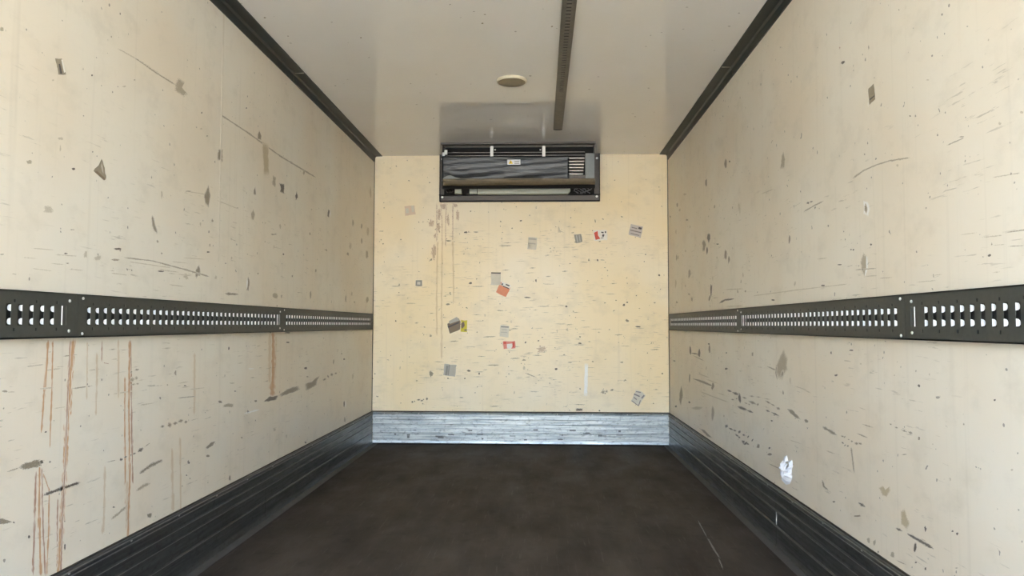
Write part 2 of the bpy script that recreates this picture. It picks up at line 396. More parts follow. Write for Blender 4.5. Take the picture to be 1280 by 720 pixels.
# ------------------------------------------------------------------ ceiling track
t = thing('ceiling_track', 'narrow slotted grey metal track running along the ceiling towards the cooling unit', 'ceiling track', (0.118, 4.8, ZC))
X0, X1, YE = 0.089, 0.147, 4.80
us = [YO + 0.05]; kinds = []
s = YO + 0.12
while s < 4.04: us += [s - 0.0075, s + 0.0075]; kinds += [None, 'slot']; s += 0.0335
us.append(YE); kinds.append(None)
mp = lambda u, v, w: (v, u, ZC - w)
punched(us, [X0, X0 + 0.0185, X1 - 0.0185, X1], lambda i, j: kinds[i] == 'slot' and j == 1, 0.017, 0.020, mp).build('slotted_face', 'track', t)
MB().box(X0, X0 + 0.004, YO + 0.05, YE, ZC - 0.021, ZC - 0.0003).build('side_flange', 'track', t)
MB().box(X1 - 0.004, X1, YO + 0.05, YE, ZC - 0.021, ZC - 0.0003).build('side_flange', 'track', t)
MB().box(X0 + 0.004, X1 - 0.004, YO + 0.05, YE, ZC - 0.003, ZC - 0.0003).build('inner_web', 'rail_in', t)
MB().box(X0 + 0.010, X0 + 0.013, YO + 0.05, YE, ZC - 0.022, ZC - 0.020).build('edge_bead', 'track', t)
MB().box(X1 - 0.013, X1 - 0.010, YO + 0.05, YE, ZC - 0.022, ZC - 0.020).build('edge_bead', 'track', t)
MB().prism([(X0, YE, ZC - 0.0005), (X1, YE, ZC - 0.0005), (X1, YE + 0.012, ZC - 0.0005), (X1 - 0.014, YE + 0.026, ZC - 0.0005), (X0 + 0.014, YE + 0.026, ZC - 0.0005), (X0, YE + 0.012, ZC - 0.0005)], (0, 0, -0.022)).build('end_cap', 'frame', t)
adopt(t)

# ------------------------------------------------------------------ dome lamp on the ceiling
t = thing('ceiling_lamp', 'small round cream dome lamp on the ceiling, switched off', 'lamp', (-0.149, 3.875, ZC))
MB().lathe((-0.149, 3.875, ZC - 0.0002), (0, 0, -1), [(0.080, 0.0), (0.080, 0.009), (0.078, 0.013), (0.074, 0.0145)], 40).build('lamp_ring', 'lamp_ring', t, True)
MB().lathe((-0.149, 3.875, ZC - 0.014), (0, 0, -1), [(0.0735, 0.0), (0.070, 0.003), (0.055, 0.007), (0.03, 0.009), (0.008, 0.010)], 40).build('lamp_lens', 'lamp_lens', t, True)
adopt(t)

# ------------------------------------------------------------------ cooling unit
YF = 5.215                                      # its front plane
u = thing('cooling_unit', 'dark cooling unit with torn black cover under the ceiling at the back wall', 'cooling unit', (-0.16, YB, 1.84))
def P(px, py, yy): q = at(px, py, 1, yy); return q.x, q.z
def rect(name, mat, px0, py0, px1, py1, y0, y1, parent=u):     # box whose front face covers the pixel rectangle on plane y0
    xa, za = P(px0, py1, y0); xb, zb = P(px1, py0, y0)
    return MB().box(xa, xb, y0, y1, za, min(zb, ZC - 0.0006)).build(name, mat, parent)
# flange on the wall
xa, za = P(549.3, 252, 5.585); xb, _ = P(750, 252, 5.585); ztop = ZC - 0.001
hb = 0.050
MB().box(xa, xb, 5.585, YB - 0.0005, za, za + hb).build('frame_bar', 'frame', u)
MB().box(xa, xb, 5.560, 5.585, za + hb - 0.006, za + hb).build('frame_lip', 'black', u)
MB().box(xa, xa + 0.036, 5.585, YB - 0.0005, za + hb, ztop).build('frame_bar', 'frame', u)
MB().box(xb - 0.040, xb, 5.585, YB - 0.0005, za + hb, ztop).build('frame_bar', 'frame', u)
MB().box(xa, xa + 0.006, 5.578, 5.585, za, ztop).build('frame_lip', 'black', u)
MB().box(xb - 0.006, xb, 5.578, 5.585, za, ztop).build('frame_lip', 'black', u)
MB().box(xa, xb, 5.578, 5.585, za - 0.002, za + 0.007).build('frame_lip', 'black', u)
MB().box(xa + 0.036, xb - 0.040, 5.606, YB - 0.0005, za + hb, ztop).build('back_panel', 'black', u)
rivet_row(u, [(xa + 0.022, 5.585, za + 0.034), (xb - 0.024, 5.585, za + 0.034), (xb - 0.022, 5.585, ztop - 0.035), (xa + 0.02, 5.585, ztop - 0.035)], (0, -1, 0), 0.009)
# hanging body in front
xl_, _ = P(552, 200, YF); xr_, zlip = P(744, 224, YF)
MB().box(xl_, xl_ + 0.004, YF + 0.012, 5.585, zlip, ztop).build('side_panel', 'frame', u)
MB().box(xr_ - 0.004, xr_, YF + 0.012, 5.585, zlip, ztop).build('side_panel', 'frame', u)
rect('top_rail', 'frame', 551, 175, 744.5, 180.5, YF, YF + 0.05)
rect('top_rail_edge', 'fin', 551, 181.6, 744, 182.9, YF + 0.002, YF + 0.006)
rect('coil_front', 'black', 552.5, 182, 743.5, 236, YF + 0.16, YF + 0.17)
for py in (190.3, 194.3):
    rect('guard_bar', 'fin', 557, py - 0.7, 731, py + 0.7, YF + 0.012, YF + 0.018)
for i in range(7):
    py = 197.6 + 3.95 * i
    rect('louvre', 'fin', 711, py - 0.55, 730.5 - 0.35 * i, py + 0.55, YF + 0.02, YF + 0.07)
rect('louvre_sill', 'frame', 711, 218.6, 738, 223, YF + 0.014, YF + 0.05)
rect('terminal_box', 'box', 732, 191.5, 743, 222.5, YF + 0.008, YF + 0.07)
for px in (614.7, 679.7):
    rect('bracket', 'bracket', px - 1.9, 182.4, px + 1.9, 195.3, YF - 0.008, YF + 0.008)
    rect('bracket_nut', 'bracket', px + (3.2 if px < 650 else -5.2), 186.2, px + (5 if px < 650 else -3.4), 187.8, YF + 0.004, YF + 0.012)
rect('end_clip', 'bracket', 555.5, 187.5, 559, 193, YF + 0.002, YF + 0.012)
rect('end_clip', 'bracket', 553, 190.5, 556, 195, YF + 0.002, YF + 0.012)
# wrinkled cover sheet
NU, NV = 64, 16
vs, fs = [], []
for j in range(NV + 1):
    for i in range(NU + 1):
        a, b = i / NU, j / NV
        px = 552.2 + (711.5 - 552.2) * a; py = 195.2 + (225 - 195.2) * b
        w = 0.0025 * math.sin(5 + 9 * a + 4 * b + 2 * math.sin(6 * b + 3 * a)) * b + 0.002 * math.sin(31 * a - 19 * b) * b * (1 - a) + 0.0012 * math.sin(11 * a + 24 * b)
        w -= 0.030 * max(0, b - 0.72) * (1 - a * 0.6)
        q = at(px, py, 1, YF); vs.append((q.x, YF + w, q.z))
for j in range(NV):
    for i in range(NU): k = j * (NU + 1) + i; fs.append((k, k + 1, k + NU + 2, k + NU + 1))
cov = link_mesh('cover_sheet', vs, fs, 'cover', u, True)
sm = cov.modifiers.new('solid', 'SOLIDIFY'); sm.thickness = 0.003; sm.offset = 1
# dusty folded lower edge
vs, fs = [], []
for i in range(49):
    a = i / 48; px = 553.5 + (744 - 553.5) * a
    sag = 0.6 * math.sin(5 * a + 1) + 0.4 * math.sin(13 * a)
    t0 = at(px, 223.6 + 0.3 * math.sin(9 * a), 1, YF); t1 = at(px, 228.0 + sag, 1, YF + 0.005); t2 = at(px, 231.6 + sag * 0.9 - 2.2 * max(0, a - 0.8) * 2, 1, YF + 0.05)
    vs += [(t0.x, YF - 0.012, t0.z), (t1.x, YF + 0.004, t1.z), (t2.x, YF + 0.05, t2.z)]
for i in range(48):
    for j in range(2): k = i * 3 + j; fs.append((k, k + 3, k + 4, k + 1))
lo = link_mesh('folded_edge', vs, fs, 'dust', u, True)
sm = lo.modifiers.new('solid', 'SOLIDIFY'); sm.thickness = 0.003; sm.offset = 1
q = [at(a, b, 1, YF - 0.014) for a, b in ((554, 222.4), (559, 219.8), (563, 219.0), (569, 221.6), (575.5, 223.2), (566, 223.5), (554, 223.7))]
MB().prism(q, (0, -0.002, 0.0)).build('torn_flap', 'box', u)
# warning label on the cover
lb = rect('warning_label', 'white', 634, 199.4, 650.5, 205.9, YF - 0.011, YF - 0.0095)
q = [at(a, b, 1, YF - 0.0112) for a, b in ((635.6, 204.8), (641.2, 204.8), (638.4, 200.2))]
MB().prism(q, (0, -0.0006, 0)).build('warning_triangle', 'w_yellow', lb)
q = [at(a, b, 1, YF - 0.0119) for a, b in ((638.0, 204.0), (638.8, 204.0), (638.6, 201.8), (638.2, 201.8))]
MB().prism(q, (0, -0.0004, 0)).build('exclamation_mark', 'p_ink', lb)
for py in (201.3, 202.9, 204.5): rect('print_line', 'p_line', 643, py - 0.35, 649.3, py + 0.35, YF - 0.0116, YF - 0.0108, lb)
# what shows in the open slot below
YP = 5.50
xa2, za2 = P(597, 242.3, YP); xb2, zb2 = P(713, 232.5, YP)
MB().prism([(xa2, YP, za2), (xb2 - 0.02, YP, za2), (xb2, YP, za2 + 0.02), (xb2 - 0.005, YP, zb2 + 0.02), (xa2, YP, zb2 + 0.02)], (0, 0.05, 0)).build('drain_pan', 'pan', u)
rect('white_hose_end', 'pan', 568.5, 231, 577, 241.8, YP + 0.01, YP + 0.05); rect('white_hose_end', 'pan', 586.5, 231, 596, 242, YP + 0.01, YP + 0.05)
rect('connector', 'black', 577, 232.5, 586.5, 238, YP - 0.01, YP + 0.04)
rect('connector', 'black', 581, 236, 586.5, 242, YP - 0.012, YP + 0.03)
for k in range(6):
    pts = []
    for j in range(7):
        p = at(720 + 3.4 * k + 3 * math.sin(j * 1.3 + k), 232 + j * 1.6, 1, YP - 0.02 - 0.01 * (k % 3)); pts.append(p)
    MB().tube(pts, 0.005, 6).build('cable', 'cable', u)
for k in range(3):
    pts = [at(558 + 3.5 * k + 2 * math.sin(j * 1.6 + k), 233 + j * 1.5, 1, YP) for j in range(6)]
    MB().tube(pts, 0.005, 6).build('cable', 'frame', u)
adopt(u)

# ------------------------------------------------------------------ marks worn into the walls
PL = {'L': (0, XL, Vector((1, 0, 0)), wall_left), 'R': (0, XR, Vector((-1, 0, 0)), wall_right), 'B': (1, YB, Vector((0, -1, 0)), wall_back),
      'F': (2, 0.0, Vector((0, 0, 1)), floor), 'C': (2, ZC, Vector((0, 0, -1)), ceiling)}
def jag(poly, amt, step=3.0):
    out = []
    for i, (x0, y0) in enumerate(poly):
        x1, y1 = poly[(i + 1) % len(poly)]; L = math.hypot(x1 - x0, y1 - y0); k = max(1, int(L / step))
        for j in range(k):
            t_ = j / k; out.append((x0 + (x1 - x0) * t_ + rnd.uniform(-amt, amt), y0 + (y1 - y0) * t_ + rnd.uniform(-amt, amt)))
    return out
lift = [0]
MK = {'L': 'S', 'R': 'S', 'B': 'B', 'F': 'O', 'C': 'O'}
def wear(o, vals):
    at_ = o.data.attributes.new('wear', 'FLOAT', 'POINT'); at_.data.foreach_set('value', vals); return o
def flat(wall, poly, mat, name, parent=None, th=0.0, off=0.0):
    ax, val, nr, par = PL[wall]
    lift[0] = (lift[0] + 1) % 9; off += lift[0] * 0.00004
    pts = [at(a, b, ax, val) + nr * (off + (0.0003 if th == 0 else 0)) for a, b in poly]
    par = par if parent is None else parent
    if th == 0:                                 # a stain or scratch has no body of its own: rings that carry how worn it is
        k = len(pts); c_ = sum(pts, Vector()) / k
        vs = [c_ + (p - c_) * r for r in (1.12, 0.72, 0.35) for p in pts] + [c_]
        fs = [(r * k + i, r * k + (i + 1) % k, (r + 1) * k + (i + 1) % k, (r + 1) * k + i) for r in (0, 1) for i in range(k)] + [(2 * k + i, 2 * k + (i + 1) % k, 3 * k) for i in range(k)]
        return wear(link_mesh(name, vs, fs, mat + MK[wall], par), [0.0] * k + [0.62] * k + [0.75] * k + [0.75])
    return MB().prism(pts, nr * th).build(name, mat, par)
def patch(wall, poly, mat='m_grey', amt=0.5, name='residue_patch'): return flat(wall, jag(poly, amt), mat, name)
def blob(wall, cx, cy, w, h, mat='m_dark', tilt=0.0, name='scuff_mark'):
    k = max(7, int((w + h) / 2)); ca, sa = math.cos(tilt), math.sin(tilt); pts = []
    for i in range(k):
        a = 2 * math.pi * i / k; r = rnd.uniform(0.55, 1.2)
        x_, y_ = math.cos(a) * w / 2 * r, math.sin(a) * h / 2 * r
        pts.append((cx + x_ * ca - y_ * sa, cy + x_ * sa + y_ * ca))
    return flat(wall, pts, mat, name)
def streak(wall, pts, w, mat='m_scr', name='scratch', jit=0.3):
    P_ = []                                     # resample the path, taper both ends
    for (x0, y0), (x1, y1) in zip(pts, pts[1:]):
        k = max(2, int(math.hypot(x1 - x0, y1 - y0) / 4))
        for j in range(k): P_.append((x0 + (x1 - x0) * j / k, y0 + (y1 - y0) * j / k))
    P_.append(pts[-1]); Lf, Rt = [], []; N = len(P_)
    for i, (a, b) in enumerate(P_):
        q0, q1 = P_[max(0, i - 1)], P_[min(N - 1, i + 1)]; dx, dy = q1[0] - q0[0], q1[1] - q0[1]; L = math.hypot(dx, dy) or 1
        e = min(i, N - 1 - i); ww = w * 0.8 * (0.35 if e == 0 else 1) * rnd.uniform(1 - jit, 1 + jit)
        Lf.append((a - dy / L * ww, b + dx / L * ww)); Rt.append((a + dy / L * ww, b - dx / L * ww))
    ax, val, nr, par = PL[wall]; lift[0] = (lift[0] + 1) % 9; off = 0.0003 + lift[0] * 0.00004
    vs = [at(a, b, ax, val) + nr * off for row in (Lf, P_, Rt) for a, b in row]
    fs = [(r * N + i, r * N + i + 1, (r + 1) * N + i + 1, (r + 1) * N + i) for r in (0, 1) for i in range(N - 1)]
    mid = [0.2 if i in (0, N - 1) else 0.8 for i in range(N)]
    return wear(link_mesh(name, vs, fs, mat + MK[wall], par), [0.05] * N + mid + [0.05] * N)
def dashes(wall, x0, y0, x1, y1, nn, w, mat='m_dark'):
    for k in range(nn):
        a = (k + rnd.uniform(0, .3)) / nn; b = (k + rnd.uniform(.5, 1.4)) / nn; o = rnd.uniform(-1.5, 1.5)
        streak(wall, [(x0 + (x1 - x0) * a, y0 + (y1 - y0) * a + o), (x0 + (x1 - x0) * b, y0 + (y1 - y0) * b + o)], w * rnd.uniform(.6, 1.2), mat)
#MARKS
G, TN, DG, DK, SC, FA, WH = 'm_grey', 'm_tan', 'm_dgrey', 'm_dark', 'm_scr', 'm_faint', 'm_white'
# -- left wall, above the rail
patch('L', [(223, 98), (231, 103), (228, 110), (234, 117), (229, 121), (219, 113), (219, 106)], G)
streak('L', [(146, 60), (176, 77), (200, 93)], 1.6, FA); streak('L', [(168, 72), (195, 91), (219, 106)], 1.5, SC)
for x, y, w, h, m in ((2, 37, 6, 6, G), (150, 17, 2, 4, DK), (139, 46, 2.5, 3, SC), (115, 94, 2.5, 2.5, DK), (66, 100, 4, 3, FA), (168, 100, 3, 2, SC), (155, 108, 5, 3, FA),
        (36, 202, 8, 6, G), (92, 211, 7, 5, DK), (197, 302, 4, 5, SC), (202, 317, 3, 3, SC), (82, 317, 6, 2.4, DK), (84, 329, 6, 2, SC), (146, 311, 10, 3, DK), (144, 325, 12, 3, SC),
        (90, 287, 7, 1.6, SC), (3, 318, 6, 2, SC), (200, 339, 9, 2.4, DK), (60, 262, 14, 10, FA), (107, 318, 5, 12, FA), (122, 323, 9, 9, FA), (75, 186, 3, 10, FA), (76, 173, 8, 5, FA),
        (252, 141, 2, 3, DK), (259, 170, 3, 2, SC), (251, 161, 4, 3, FA), (308, 135, 2, 2, DK), (202, 244, 3, 14, FA), (235, 239, 8, 1.6, SC)):
    blob('L', x, y, w, h, m)
streak('L', [(190, 269), (192, 282), (196, 292)], 2.6, DG)
streak('L', [(155, 322), (190, 326), (235, 338), (262, 346)], 1.5, SC); streak('L', [(160, 327), (215, 335)], 1.2, FA)
streak('L', [(275, 143), (310, 166), (350, 195), (395, 222)], 1.6, SC); streak('L', [(232, 239), (258, 243)], 1.3, FA); streak('L', [(270, 250), (300, 262)], 1.2, FA)
patch('L', [(324, 163), (327, 170), (326, 175), (322, 174), (322, 168)], DG, .3)
patch('L', [(273, 186), (278, 187), (278, 202), (272, 200), (272, 192)], DG, .4)
patch('L', [(260, 232), (263, 244), (261, 259), (256, 254), (255, 244)], DG, .4)
patch('L', [(328, 178), (335, 182), (336, 217), (330, 218)], TN, .5)
patch('L', [(341, 219), (345, 222), (344, 234), (340, 231)], G, .5)
patch('L', [(349, 229), (355, 230), (355, 242), (350, 240), (351, 236)], DK, .3)
patch('L', [(319, 233), (320, 244), (317, 243), (317, 238)], DG, .3); patch('L', [(371, 238), (372, 247), (370, 250), (369, 245)], DK, .3)
for x, y, w, h, m in ((316, 268, 5, 13, G), (350, 283, 3, 10, FA), (380, 215, 3, 8, G), (441, 279, 3, 10, SC), (452, 300, 3, 9, SC), (460, 290, 4, 16, FA), (438, 308, 4, 12, FA), (343, 293, 6, 2, SC),
        (247, 340, 6, 18, DG), (343, 370, 8, 8, G), (388, 368, 2.4, 13, SC), (432, 373, 2.4, 10, SC), (459, 375, 4, 12, G), (459, 318, 4, 12, G), (437, 307, 3, 11, FA), (452, 282, 2.5, 10, SC),
        (441, 280, 2, 8, DK), (260, 315, 5, 2, DK), (354, 318, 2, 3, DK), (282, 329, 2, 2, DK), (341, 293, 5, 2, SC), (232, 345, 8, 10, FA), (270, 347, 5, 6, FA), (463, 240, 3, 18, FA)):
    blob('L', x, y, w, h, m)
patch('L', [(410, 262), (412, 263), (411, 272), (409, 270)], DK, .2); streak('L', [(413, 263), (412.6, 271)], 1.2, WH, 'torn_edge')
patch('L', [(310, 346), (312, 350), (311, 363), (308, 363), (308, 352)], DG, .4); streak('L', [(309, 348), (308.5, 361)], 1.2, WH, 'torn_edge')
streak('L', [(281, 367), (290, 367.5), (298, 368)], 2.6, DG)
streak('L', [(69.5, 74), (75, 92)], 1, WH, 'torn_edge')
# -- left wall, below the rail
R1, R2, R3 = 'm_rust', 'm_rustd', 'm_rustf'
for pts, w, m in (([(60, 425), (57, 470), (51, 541)], 2.2, R1), ([(66, 425), (65, 480), (62, 560)], 1.4, R1), ([(91, 424), (88, 462), (84, 520), (80, 600), (77, 650), (73, 718)], 4.5, R1),
        ([(88, 424), (85, 480), (82, 560), (78, 640), (76, 716)], 1.6, R2), ([(94, 424), (91, 460), (88, 520)], 1.4, R1), ([(72, 622), (71, 718)], 1.6, R2),
        ([(45, 588), (43, 650), (41, 720)], 2.4, R2), ([(49, 582), (49, 650), (51, 720)], 2.6, R1), ([(52, 584), (53, 640), (56, 720)], 1.6, R2), ([(54, 592), (61, 612), (61, 660), (58, 720)], 1.6, R1),
        ([(127.5, 424), (127, 453)], 1.3, R2), ([(127, 453), (137, 455)], 1.2, R2), ([(162, 424), (161, 520), (162, 590), (159, 686)], 2.0, R1), ([(156, 470), (156, 560), (157, 640)], 1.6, R1), ([(163, 424), (165, 560), (166, 606)], 1.6, R2),
        ([(159, 600), (159, 690)], 3.2, R3), ([(131, 580), (130, 640), (128, 668)], 2.4, R3), ([(109, 425), (108, 500)], 2, R3), ([(121, 440), (120, 520)], 2, R3), ([(148, 424), (148, 500)], 2, R3),
        ([(341, 415), (341, 460), (340, 496)], 5.0, R1), ([(337, 416), (337, 480)], 3.0, R3), ([(345, 418), (344, 470)], 2.0, R3), ([(215, 560), (216, 640)], 3, R3), ([(225, 545), (226, 640)], 2, R3), ([(243, 440), (243, 520)], 2.5, R3)):
    streak('L', pts, w, m, 'rust_streak', 0.35)
streak('L', [(8, 590), (26, 584)], 1.6, SC); patch('L', [(24, 585), (30, 579), (48, 574), (54, 576), (51, 583), (30, 587)], DG, .5)
blob('L', 52, 577, 5, 5, DK)
streak('L', [(54, 619), (76, 611), (100, 603)], 2.4, DK)
patch('L', [(-2, 647), (10, 650), (15, 653), (-2, 656)], DG, .5); blob('L', 17, 653, 3, 3, DK)
for x, y, w, h, m in ((36, 671, 4, 4, DK), (81, 683, 2.4, 9, DK), (78, 632, 4, 3, DK), (57, 540, 3, 3, DK), (231, 482, 3, 2.5, DK), (209, 481, 2, 2, SC), (236, 578, 2, 4, DK), (187, 645, 7, 8, DG), (142, 634, 4, 2, DK),
        (286, 435, 2, 5, DK), (359, 428, 5, 2, DK), (359, 416, 7, 1.6, DK), (417, 452, 2, 8, SC), (430, 449, 3, 3, DK), (427, 442, 2, 4, SC), (441, 470, 2, 10, FA), (382, 460, 5, 3, DK), (384, 471, 4, 2, SC),
        (219, 466, 4, 8, SC), (232, 483, 2.5, 2, DK), (275, 502, 7, 4, DG), (320, 501, 4, 3, DG), (290, 479, 7, 1.5, SC), (316, 472, 6, 1.6, SC), (313, 461, 9, 1.3, WH), (260, 570, 6, 5, DG), (235, 577, 2.5, 5, DG), (287, 598, 3, 8, DG), (382, 553, 3, 3, DK),
        (430, 505, 1.8, 12, DK), (431, 525, 2, 9, SC), (310, 515, 3, 4, DK), (302, 547, 3, 3, G), (343, 537, 6, 5, FA), (358, 545, 2, 6, FA), (294, 489, 3, 2, DK), (14, 490, 14, 1.6, FA), (6, 489, 10, 3, SC), (233, 594, 3, 1.5, DK)):
    blob('L', x, y, w, h, m)
streak('L', [(431.8, 500), (432, 511)], 1.0, WH, 'torn_edge'); streak('L', [(305, 517), (324, 512)], 1.4, WH, 'torn_edge')
dashes('L', 160, 466, 174, 463, 2, 3, DG); dashes('L', 160, 474, 174, 472, 2, 4, G); dashes('L', 162, 482, 174, 480, 2, 3, G)
dashes('L', 200, 534, 236, 525, 5, 5, DG); streak('L', [(174, 592), (188, 582), (203, 575)], 3.2, DG); blob('L', 200, 577, 6, 5, DG)
streak('L', [(170, 614), (180, 607), (188, 604)], 2.6, G); streak('L', [(139, 649), (150, 640), (160, 631)], 2.2, G)
dashes('L', 148, 574, 171, 567, 4, 2.6, DK); streak('L', [(172, 565), (179, 560)], 3, DK); streak('L', [(180, 559), (188, 553)], 1.4, SC); streak('L', [(132, 578), (146, 575)], 1.2, SC)
patch('L', [(279, 506), (285, 504), (292, 505), (291, 509), (279, 509)], G, .5)
patch('L', [(329, 502), (336, 496), (348, 494), (345, 499), (336, 502)], DK, .6); patch('L', [(350, 493), (356, 488), (372, 482), (375, 487), (362, 492), (352, 496)], DG, .8)
patch('L', [(381, 480), (390, 477), (399, 470), (395, 481), (388, 486), (382, 488)], DG, .7); dashes('L', 403, 474, 422, 466, 4, 2.6, DG)
patch('L', [(257, 560), (264, 553), (269, 552), (266, 557), (259, 561)], DG, .5)
for k in range(26):
    x = rnd.uniform(4, 330); y = 470 + rnd.uniform(-34, 46) - x * 0.02; L = rnd.uniform(6, 26)
    streak('L', [(x, y), (x + L, y - L * rnd.uniform(.08, .2))], rnd.uniform(.8, 1.5), rnd.choice((FA, SC, FA)))
for k in range(20):
    x = rnd.uniform(4, 250); y = 305 + rnd.uniform(0, 40) + x * .06; L = rnd.uniform(6, 30)
    streak('L', [(x, y), (x + L, y + L * rnd.uniform(.05, .14))], rnd.uniform(.8, 1.4), FA)
for k in range(22):
    x = rnd.uniform(250, 460); y = rnd.uniform(250, 385); blob('L', x, y, rnd.uniform(1.5, 3), rnd.uniform(2, 7), rnd.choice((FA, SC)))
# -- right wall, above the rail
for x, y, w, h, m in ((907, 205, 4, 13, DG), (912, 202, 2, 3, DK), (883, 228, 3, 11, DG), (880, 306, 5, 18, DG), (886, 298, 4, 13, DK), (884, 313, 3, 10, DK), (907, 318, 4, 16, DG), (911, 325, 3, 12, DG), (897, 305, 4, 2, DK),
        (987, 299, 3, 13, DG), (862, 343, 4, 13, SC), (845, 354, 3, 14, FA), (846, 322, 2, 10, SC), (845, 290, 2, 9, FA), (865, 374, 2.5, 8, SC), (846, 378, 3, 5, SC), (889, 362, 3, 18, DK), (887, 373, 3, 9, DG), (924, 258, 2, 12, FA),
        (859, 275, 5, 3, SC), (838, 271, 2, 4, SC), (966, 375, 5, 2.6, DK), (1050, 331, 6, 1.8, DK), (1029, 357, 6, 2.4, DK), (994, 354, 4, 8, FA), (932, 364, 3, 3, SC), (856, 243, 7, 3, FA), (1054, 78, 6, 5, DK), (1050, 60, 2, 4, 'm_brown'), (1086, 60, 2, 7, SC),
        (1237, 319, 5, 4, DK), (1229, 321, 2, 2, SC), (1240, 305, 2, 4, SC), (1067, 312, 3, 3, DK), (1064, 312, 2, 3, DK), (1089, 306, 3, 3, DK), (1138, 145, 3, 3, DG), (1250, 154, 5, 5, FA), (1236, 50, 3, 5, FA), (1160, 100, 5, 2, FA), (1271, 217, 8, 2, SC),
        (1202, 171, 8, 2, SC), (1167, 345, 2, 6, SC), (1122, 207, 5, 5, FA), (1081, 193, 2, 4, SC), (1277, 140, 5, 5, FA), (1124, 12, 2, 3, SC)):
    blob('R', x, y, w, h, m)
patch('R', [(979, 188), (982, 199), (980, 210), (976, 211), (977, 198)], G, .5)
streak('R', [(899, 379), (906, 375), (918, 373.5)], 1.8, DK); streak('R', [(905, 362), (930, 361)], 1.2, FA); streak('R', [(940, 370), (1000, 362), (1060, 355)], 1.2, FA)
streak('R', [(1004, 265), (1018, 257), (1030, 251)], 1.4, SC); dashes('R', 1008, 254, 1016, 252, 2, 1.6, DK); streak('R', [(950, 243), (968, 236)], 1.2, FA); streak('R', [(925, 270), (925, 255)], 1.3, FA)
streak('R', [(1066, 223), (1080, 213), (1096, 206), (1112, 201), (1138, 197)], 1.7, SC); streak('R', [(1183, 182), (1206, 172)], 1.3, SC); streak('R', [(1240, 222), (1276, 216)], 1.3, FA)
patch('R', [(1079, 316), (1084, 322), (1083, 335), (1081, 346), (1077, 338), (1076, 328)], G, .5); streak('R', [(1083.6, 320), (1084, 334), (1081.5, 345)], 1.5, WH, 'torn_edge')
patch('R', [(1079, 251), (1085, 253), (1087, 262), (1085, 270), (1080, 266)], WH, .6, 'torn_patch'); streak('R', [(1082, 254), (1083, 267)], 2.2, DG)
for k in range(18):
    x = rnd.uniform(860, 1270); y = 404 - (x - 675) * rnd.uniform(.06, .24); L = rnd.uniform(6, 30)
    streak('R', [(x, y), (x + L, y - L * rnd.uniform(.04, .14))], rnd.uniform(.8, 1.4), rnd.choice((FA, FA, SC)))
for k in range(16):
    blob('R', rnd.uniform(840, 930), rnd.uniform(240, 385), rnd.uniform(1.5, 3), rnd.uniform(2, 9), rnd.choice((FA, SC)))
# -- right wall, below the rail
patch('R', [(979, 437), (984, 448), (984, 462), (978, 474), (973, 472), (969, 466), (970, 457), (974, 448)], G, .7)
streak('R', [(971, 455), (970, 466), (972, 476)], 1.4, SC); streak('R', [(979, 462), (977, 473)], 3, DG)
for x, y, w, h, m in ((863, 439, 2.6, 14, DK), (874, 441, 3, 12, DK), (887, 435, 3, 12, DG), (886, 430, 3, 3, DK), (908, 461, 4, 4, DK), (908, 441, 3, 2, DK), (941, 443, 2.6, 7, SC), (862, 473, 2.6, 12, DG), (891, 483, 4, 10, DG), (843, 451, 3, 2, DK),
        (845, 508, 3, 4, DK), (891, 515, 5, 20, G), (925, 498, 4, 14, DK), (883, 460, 2, 8, FA), (1008, 526, 6, 5, DG), (1039, 441, 2, 5, DK), (1045, 469, 4, 2.6, DK), (979, 491, 2.4, 7, SC), (988, 475, 2, 12, FA), (965, 526, 3, 2, DK), (968, 519, 4, 2, DG),
        (932, 554, 7, 4, DK), (948, 558, 5, 6, DG), (963, 568, 8, 4, DG), (962, 560, 3, 3, DK), (862, 503, 3, 3, DK), (1064, 438, 7, 2.2, DK), (1149, 482.5, 4, 4, DK), (1244, 500, 3, 3, DK), (1046, 469, 4, 3, DK), (1149, 548, 3, 6, DG), (1145, 464, 2, 3, SC),
        (1157, 661, 3, 8, DK), (1144, 685, 4, 13, DK), (1072, 645, 8, 3, DG), (1191, 664, 3, 3, DK), (1197, 667, 3.4, 4, DK), (1145, 703, 3, 2.5, DK), (1157, 711, 2.5, 4, DK), (1196, 710, 6, 2, SC), (1205, 530, 2.4, 4, SC), (1188, 599, 3, 5, FA), (1131, 568, 9, 2, SC),
        (1166, 555, 3, 2, FA), (1076, 455, 3, 3, FA), (1118, 469, 3, 2, FA), (1162, 468, 2, 4, FA), (1265, 587, 4, 4, FA), (1086, 676, 5, 10, G), (1093, 678, 4, 8, G), (1116, 693, 6, 9, G), (1098, 690, 3, 3, DK), (1043, 627, 4, 3, DG), (872, 510, 16, 5, FA), (905, 520, 3, 4, FA)):
    blob('R', x, y, w, h, m)
patch('R', [(852, 482), (854, 494), (851, 507), (849, 500), (850, 490)], DG, .4)
streak('R', [(863, 441), (874, 443)], 1.4, DK); streak('R', [(866, 473), (880, 478), (892, 483)], 2.0, DG); streak('R', [(874, 489), (892, 496), (911, 503)], 1.3, FA)
dashes('R', 907, 487, 922, 493, 2, 2.4, DK); dashes('R', 926, 496, 953, 508, 3, 2.2, DG); dashes('R', 956, 499, 977, 512, 3, 2.4, DG); dashes('R', 921, 509, 941, 517, 2, 2.4, DK); dashes('R', 956, 512, 972, 520, 2, 2.0, DK); dashes('R', 934, 493, 962, 498, 3, 1.4, SC)
dashes('R', 930, 502, 938, 507, 2, 2, SC); dashes('R', 912, 497, 924, 500, 2, 1.6, DG)
patch('R', [(984, 511), (990, 512), (1001, 524), (996, 523), (988, 516)], DG, .5); streak('R', [(1028, 533), (1046, 544)], 2.6, DG); dashes('R', 1050, 545, 1077, 556, 6, 2.4, DG); dashes('R', 1052, 552, 1062, 560, 3, 2, DK)
